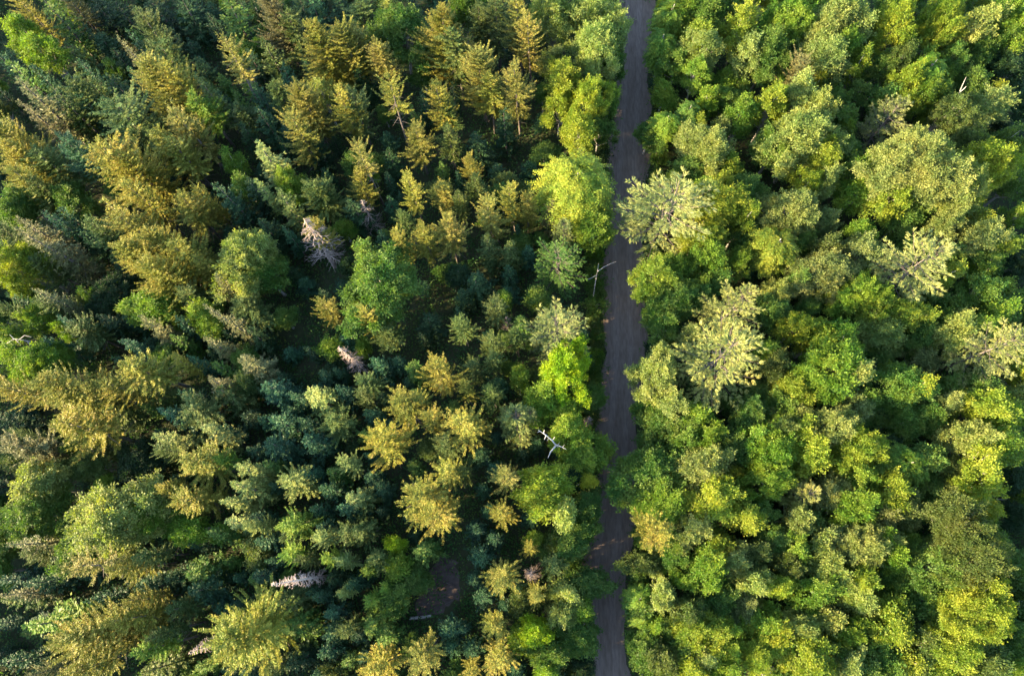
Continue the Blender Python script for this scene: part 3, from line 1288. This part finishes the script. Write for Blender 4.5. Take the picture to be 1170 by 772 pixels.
# white forked snag
base = W(645, 513, 9.0)
snag('bare_snag', 'bleached white forked snag sticking up among leafy trees left of the road', 'dead tree', [
    ([Vector((base.x + .4, base.y, 0)), Vector((base.x + .2, base.y, 5)), W(634, 507, 9.0), W(631, 503, 10.2), W(624, 497, 11.4), W(615, 491, 12.4)], [.14, .12, .095, .08, .06, .02]),
    ([W(634, 507, 9.0), W(641, 510, 9.2), W(647, 513, 9.2)], [.07, .05, .02]),
    ([W(635, 509, 8.8), W(629, 516, 9.1), W(626, 523, 9.2)], [.1, .08, .03]),
    ([W(624, 497, 11.4), W(622, 502, 11.6)], [.06, .03]),
    ([W(621, 495, 11.8), W(622, 491, 12.4)], [.06, .03]),
    ([W(631, 503, 10.2), W(634, 499, 10.8)], [.05, .02]), ([W(617, 492, 12.2), W(614, 494, 12.5)], [.035, .012]), ([W(628, 500, 10.8), W(625, 503, 11)], [.04, .012]), ([W(637, 508, 9.1), W(640, 505, 9.6)], [.04, .012]), ([W(642, 511, 9.2), W(645, 508, 9.5)], [.03, .01])], M_WHITE)
snag('bare_snag', 'thin grey leafless branches reaching over the left edge of the dirt road', 'dead tree', [
    ([W(676, 345, 0), W(678, 338, 3), W(681, 318, 5), W(683, 308, 6), W(684, 301, 6.4)], [.08, .06, .05, .04, .02]),
    ([W(683, 310, 5.9), W(690, 305, 6.2), W(698, 301, 6.3), W(704, 299, 6.3)], [.045, .04, .03, .012]),
    ([W(682, 314, 5.3), W(675, 318, 5.5), W(670, 320, 5.5)], [.05, .035, .02])], M_PALEBARK)
snag('bare_snag', 'slim white bare stick standing up among dark leafy trees near the top right', 'dead tree', [
    ([W(1090, 118, 3), W(1094, 111, 9), W(1099, 99, 12), W(1104, 88, 14)], [.08, .07, .05, .02]),
    ([W(1096, 106, 10.6), W(1101, 102, 11.6), W(1104, 99, 12)], [.06, .05, .02])], M_WHITE)
snag('leaning_sapling', 'bare pale stem leaning toward the road with a small yellow tuft at its tip', 'sapling', [
    ([W(645, 562, 0), W(652, 558, 3), W(663, 552, 6), W(672, 548, 8)], [.09, .08, .06, .03])], M_PALEBARK)
leaner = COL.objects['leaning_sapling']
(tm, cm), h0, r0 = PROTO['broad_small'][1]
c2 = bpy.data.objects.new('crown', cm); c2.parent = leaner
tp = W(673, 549, 8); c2.scale = (.62, .62, .3); c2.location = (tp.x - leaner.location.x, tp.y - leaner.location.y, 8 - .68 * 3.0)
c2.color = (.2, .21, .012, 1); COL.objects.link(c2)
snag('fallen_log', 'grey log lying in the shade at the lower edge of the bare brown clearing', 'log', [
    ([W(468, 706, .3), W(480, 705, .3), W(493, 703, .3)], [.2, .19, .16])], M_PALEBARK)
for k, (a, b, lab) in enumerate((((1160, 688), (1174, 684), 'upper of two grey logs lying by the right edge of the photo'), ((1160, 696), (1174, 692), 'lower of two grey logs lying by the right edge of the photo'))):
    snag('fallen_log', lab, 'log', [([W(*a, .9), W((a[0] + b[0]) / 2, (a[1] + b[1]) / 2 - .4, .95), W(*b, .95)], [.22, .2, .2])], M_WHITE if k else M_PALEBARK)
snag('fallen_log', 'long thin grey dead stem lying across dark trees near the right edge', 'log', [
    ([W(1138, 570, 3), W(1150, 570, 3.4), W(1165, 568, 3.8)], [.1, .09, .05]), ([W(1152, 570, 3.4), W(1156, 566, 4)], [.05, .02])], M_PALEBARK)
snag('dead_branch', 'pale dead branches with many twigs lying over shrubs at the left edge', 'dead branch', [
    ([W(8, 392, 8), W(16, 387, 9), W(30, 389, 8.6), W(50, 394, 8)], [.06, .06, .05, .02]),
    ([W(16, 387, 9), W(11, 382, 9.4)], [.06, .03]), ([W(22, 388, 9), W(28, 383, 9.2), W(36, 385, 9)], [.06, .05, .02]), ([W(30, 389, 8.6), W(36, 395, 8.5)], [.05, .02]), ([W(18, 388, 9), W(24, 394, 8.8)], [.05, .02])], M_PALEBARK)
for k, (a, b) in enumerate(((( 488, 690), (499, 676)), ((506, 664), (516, 668)), ((508, 690), (519, 684)))):
    snag('fallen_stick', ['thin dead stick on the bare clearing close to the grey log', 'thin dead stick in the upper part of the bare clearing', 'thin dead stick at the right side of the bare clearing'][k], 'stick', [
        ([W(*a, .1), W((a[0] + b[0]) / 2 + .5, (a[1] + b[1]) / 2, .14), W(*b, .12)], [.06, .05, .03]), ([W((a[0] + b[0]) / 2 + .5, (a[1] + b[1]) / 2, .14), W((a[0] + b[0]) / 2 + 4, (a[1] + b[1]) / 2 - 2, .12)], [.03, .015])], M_BARK)
# pale boulder in a gap near the bottom right
bm_ = MB(); rings = []
for i in range(7):
    t = i / 6 * math.pi / 2
    rings.append([(math.cos(t) * (1.0 + .18 * math.sin(3 * a + i)) * 1.1 * math.cos(a) + .02, math.cos(t) * (1 + .15 * math.cos(2 * a + i)) * .62 * math.sin(a), .62 * math.sin(t) * (1 + .08 * math.sin(5 * a))) for a in [k * math.pi / 7 for k in range(14)]])
V = np.array([p for r_ in rings for p in r_]); Fq = np.array([[i * 14 + k, i * 14 + (k + 1) % 14, (i + 1) * 14 + (k + 1) % 14, (i + 1) * 14 + k] for i in range(6) for k in range(14)])
bm_.v.append(V); bm_.f.append(Fq); bm_.n = len(V)
ro = bpy.data.objects.new('boulder', bm_.mesh('boulder', M_WHITE)); COL.objects.link(ro)
pr = W(874, 764, .3); ro.location = (pr.x, pr.y, -.05)
ro['label'] = 'pale grey boulder in a dark gap near the bottom edge, right of the road'; ro['category'] = 'boulder'

# young trees no part of which can be seen from the camera are left out (those that shade the road stay)
bpy.context.view_layer.update()
dg = bpy.context.evaluated_depsgraph_get()
gone = 0
for t in list(THINGS):
    o = t['o']
    if o.name.split('.')[0] not in ('young_fir', 'sapling'): continue
    if -14 < o.location.x - road_x(o.location.y) < 0: continue
    cr = t['crown']; me = cr.data; nv = len(me.vertices); mw = cr.matrix_world; seen = False
    for k in range(90):
        p = mw @ me.vertices[int(ru(0, nv))].co
        u, v = pix(p)
        if not (0 < u < 1170 and 0 < v < 772): continue
        d = (p - CAMPOS)
        ok, loc, nn_, fi, ob, mm = SC.ray_cast(dg, CAMPOS, d.normalized(), distance=d.length + .3)
        if ok and ob.name == cr.name: seen = True; break
    if not seen:
        THINGS.remove(t); gone += 1
        for c in [c for c in COL.objects if c.parent == o]: bpy.data.objects.remove(c)
        bpy.data.objects.remove(o)
print('left out', gone)

# ------------------------------------------------------------------ labels: each tree by its look and by what it stands beside
MARK = {  # (px, py) -> (own label, short phrase used to place its neighbours)
    (656, 205): ('large bright green tree with arching leafy sprays at the left edge of the road', 'big green tree with arching sprays'),
    (764, 226): ('large pale feathery pine overhanging the right edge of the dirt road', 'big pale pine overhanging the road'),
    (834, 396): ('largest pale feathery pine, wide tiered crown right of the road', 'largest pale pine'),
    (1058, 294): ('broad pale gold pine below the huge silvery leafed tree', 'broad gold-tinged pine at far right'),
    (1150, 388): ('pale pine at the right edge of the photo with feathery crown', 'pale pine on the right edge'),
    (1050, 186): ('huge tree with pale silvery leaves, largest crown in the upper right', 'huge silvery leafed tree'),
    (1112, 624): ('huge olive green crown near the lower right corner', 'huge olive crown at lower right'),
    (1120, 690): ('huge yellow-green crown just below the huge olive crown at lower right', 'huge yellow-green crown at lower right'),
    (640, 370): ('grey-green pine left of the road, just above the brightest yellow tree', 'grey-green pine left of the road'),
    (652, 424): ('brightest yellow tree of all, leafy crown left of the road', 'brightest yellow tree'),
    (637, 292): ('soft mid-green feathery pine left of the road below the arching sprays', 'soft green pine left of the road'),
    (430, 322): ('large round dark green leafy tree alone among conifers on the left', 'round leafy tree among the conifers'),
    (356, 268): ('bare dead spruce with pinkish grey branches beside a small gold crown', 'bare pinkish dead spruce'),
    (398, 403): ('small bare dead spruce, mauve grey star of branches in the shade', 'mauve dead spruce'),
    (330, 664): ('bare dead spruce leaning left like a pinkish fishbone over blue-green firs', 'fishbone-like dead spruce'),
    (242, 730): ('bare dead branches showing at the left side of the big lime-gold spruce', 'dead twigs by the lime-gold spruce'),
    (270, 726): ('big bushy lime-gold spruce at the bottom edge on the left', 'big lime-gold spruce'),
    (130, 590): ('large pale yellow-green leafy tree near the lower left', 'large pale leafy tree'),
    (100, 734): ('big golden spruce near the lower left corner', 'big lower-left golden spruce'),
    (262, 66): ('open golden spruce with a long bare grey trunk showing, upper left', 'bare-trunked golden spruce'),
    (368, 50): ('big dense yellow-gold spruce near the top, left of centre', 'dense yellow-gold spruce'),
    (503, 32): ('tall yellow-gold spruce at the top, middle of the left half', 'tall yellow-gold spruce'),
    (114, 163): ('tall golden spruce leaning far to the upper left', 'tall leaning golden spruce'),
    (178, 92): ('bright golden spruce with a long leaning crown, upper left', 'long-crowned golden spruce'),
    (158, 9): ('pointed olive spruce with a tan tip near the top left', 'pointed tan-tipped spruce'),
    (27, 262): ('tan brown pointed spruce with bare grey branches at its foot, left edge', 'tan spruce at the left edge'),
    (156, 288): ('golden spruce with pale bare twigs in the middle of its crown', 'golden spruce with pale twigs'),
    (276, 296): ('pale yellow-green leafy tree among dark conifers, left of centre', 'pale leafy tree among dark conifers'),
    (372, 352): ('small orange gold spruce tip beside the round leafy tree', 'small orange spruce'),
    (162, 418): ('olive gold spruce with a rounded crown at the middle left', 'rounded olive-gold spruce'),
    (62, 444): ('wide golden spruce at the left edge, below the middle', 'wide golden spruce at the left'),
    (130, 672): None,
    (226, 526): ('bright yellow-gold spruce among blue-green firs, lower left', 'yellow-gold spruce'),
    (535, 480): ('rounded golden spruce, rightmost of the golden group left of the clearing', 'rounded golden spruce'),
    (436, 508): ('golden spruce with pale twigs, leftmost of the golden group in the middle', 'golden spruce with grey twigs'),
    (476, 566): ('wide golden spruce, lowest of the golden group above the bare clearing', 'wide golden spruce above the clearing'),
    (570, 656): ('orange gold spruce right of the bare brown clearing', 'orange-gold spruce by the clearing'),
    (483, 748): ('round golden brown spruce at the bottom below the bare clearing', 'round golden spruce below the clearing'),
    (578, 548): ('orange gold spruce beside a lime-gold leafy tree, left of the white snag', 'orange spruce below the white snag'),
    (621, 556): ('lime-gold leafy tree just below the white forked snag', 'lime-gold tree below the white snag'),
    (740, 608): ('small golden fan-shaped spruce at the right edge of the road', 'small golden spruce by the road'),
    (609, 656): ('small bare pinkish dead spruce low between golden trees left of the road', 'small pink dead spruce'),
    (580, 366): ('tiny bare mauve dead spruce in the shade right of the round leafy tree', 'tiny mauve dead spruce'),
    (671, 481): ('small bare grey dead tree at the left edge of the road near the white snag', 'grey dead tree by the road'),
    (418, 240): ('bare grey dead spruce in deep shade above the round leafy tree', 'grey dead spruce in shade'),
    (618, 743): ('tiny grey dead tree near the bottom edge left of the road', 'tiny grey dead tree'),
    (921, 560): ('small pale feathery pine alone among lime green leafy trees, right side', 'small pale pine'),
    (960, 414): ('large lime tree with silvery leaf tips right of the largest pale pine', 'silver-tipped lime tree'),
    (680, 16): ('pale silvery leafed tree at the top left of the road', 'pale silvery tree at the top'),
    (632, 14): ('pale cream leafed tree with a dark bare trunk, top middle', 'pale cream tree at the top'),
    (738, 540): ('broad mid-green leafy tree at the right edge of the road, lower half', 'broad green tree by the road'),
    (885, 512): ('large lime green leafy tree above the small pale pine', 'large lime tree'),
    (1136, 463): ('yellow-green leafy tree near the right edge, below the right edge pine', 'yellow-green tree near the right edge'),
    (918, 158): ('large pale green leafy tree in the upper right', 'large pale green tree'),
    (953, 24): ('tall pale silvery green leafy tree at the top right', 'tall pale tree at the top right'),
    (1022, 24): ('yellow-green leafy tree at the top edge on the right', 'yellow-green tree at the top right'),
    (946, 316): ('broad grey-green shaded leafy tree right of the largest pale pine', 'broad grey-green tree'),
    (1032, 446): ('broad leafy tree with dark green left side and pale yellow tips, right side', 'dark broad tree at the right'),
    (998, 340): ('lime green leafy tree left below the broad gold-tinged pine', 'lime tree below the gold pine'),
    (1124, 330): None,
    (850, 588): None,
    (590, 478): None,
    (456, 32): ('bright mid-green leafy tree among golden spruces at the top', 'green leafy tree at the top'),
    (885, 276): ('yellow-green tree with leafy sprays right of the road, upper half', 'yellow-green tree with sprays'),
    (816, 568): ('bright yellow-green leafy tree right of the road, lower half', 'bright yellow-green tree right of the road'),
    (930, 750): ('yellow-green leafy tree at the bottom edge on the right', 'yellow-green tree at the bottom'),
    (757, 312): ('mid-green leafy tree at the right edge of the road below the overhanging pine', 'green tree below the overhanging pine'),
}
CW = {'g': 'golden', 'o': 'olive green', 'd': 'dark green', 'b': 'blue-green', 'l': 'lime green', 'y': 'yellow-green', 'Y': 'bright yellow', 'p': 'pale green', 'q': 'grey-green', 'm': 'mid-green', 't': 'tan', 'L': 'lime-gold', 'r': 'bare grey', 'e': 'orange-brown', 'k': 'pale gold'}
ND = {'spruce_tree': 'spruce', 'fir_tree': 'fir', 'pine_tree': 'pine', 'broadleaf_tree': 'leafy tree', 'dead_spruce': 'dead spruce', 'young_fir': 'young fir', 'sapling': 'leafy sapling', 'bush': 'bush'}
DIRS = ['right of', 'upper right of', 'above', 'upper left of', 'left of', 'lower left of', 'below', 'lower right of']
def seen_at(t):
    o = t['o']
    return pix((o.location.x, o.location.y, t['h'] * .8))
for t in THINGS: t['uv'] = seen_at(t)
marks = []
for t in THINGS:
    mk = MARK.get((t['px'], t['py'])) if t['key'] != 'fill' else None
    if mk:
        t['o']['label'] = mk[0]; t['mark'] = mk[1]; marks.append(t)
marks.append(dict(uv=(632, 507), mark='white forked snag')); marks.append(dict(uv=(500, 672), mark='bare brown clearing'))
groups = {}
for t in THINGS:
    if 'mark' in t: continue
    nm = t['o'].name.split('.')[0]
    size = '' if nm in ('young_fir', 'sapling', 'bush') else 'small' if t['rp'] < 13 else 'large' if t['rp'] > 27 else ''
    c = t['col'] or ''
    if not c:
        cc = t['crown'].color
        c = min('bdmlo', key=lambda k: sum((COLS[k][i] - cc[i]) ** 2 for i in range(3)))
    look = (size + ' ' + CW[c] + ' ' + ND[nm]).strip()
    u, v = t['uv']
    m = min(marks, key=lambda q: math.hypot(q['uv'][0] - u, q['uv'][1] - v))
    du, dv = u - m['uv'][0], m['uv'][1] - v
    sec = int(round(math.degrees(math.atan2(dv, du)) / 45)) % 8
    groups.setdefault((look, DIRS[sec], m['mark']), []).append((math.hypot(du, dv), t))
ORD = ['nearest', 'second', 'third', 'fourth', 'fifth', 'sixth', 'seventh', 'eighth', 'ninth', 'tenth']
for (look, d, mk), L in groups.items():
    L.sort(key=lambda q: q[0])
    for k, (dist, t) in enumerate(L):
        t['o']['label'] = f'{look} {d} the {mk}' if len(L) == 1 else f'{look}, {ORD[min(k, 9)]} {d} the {mk}'
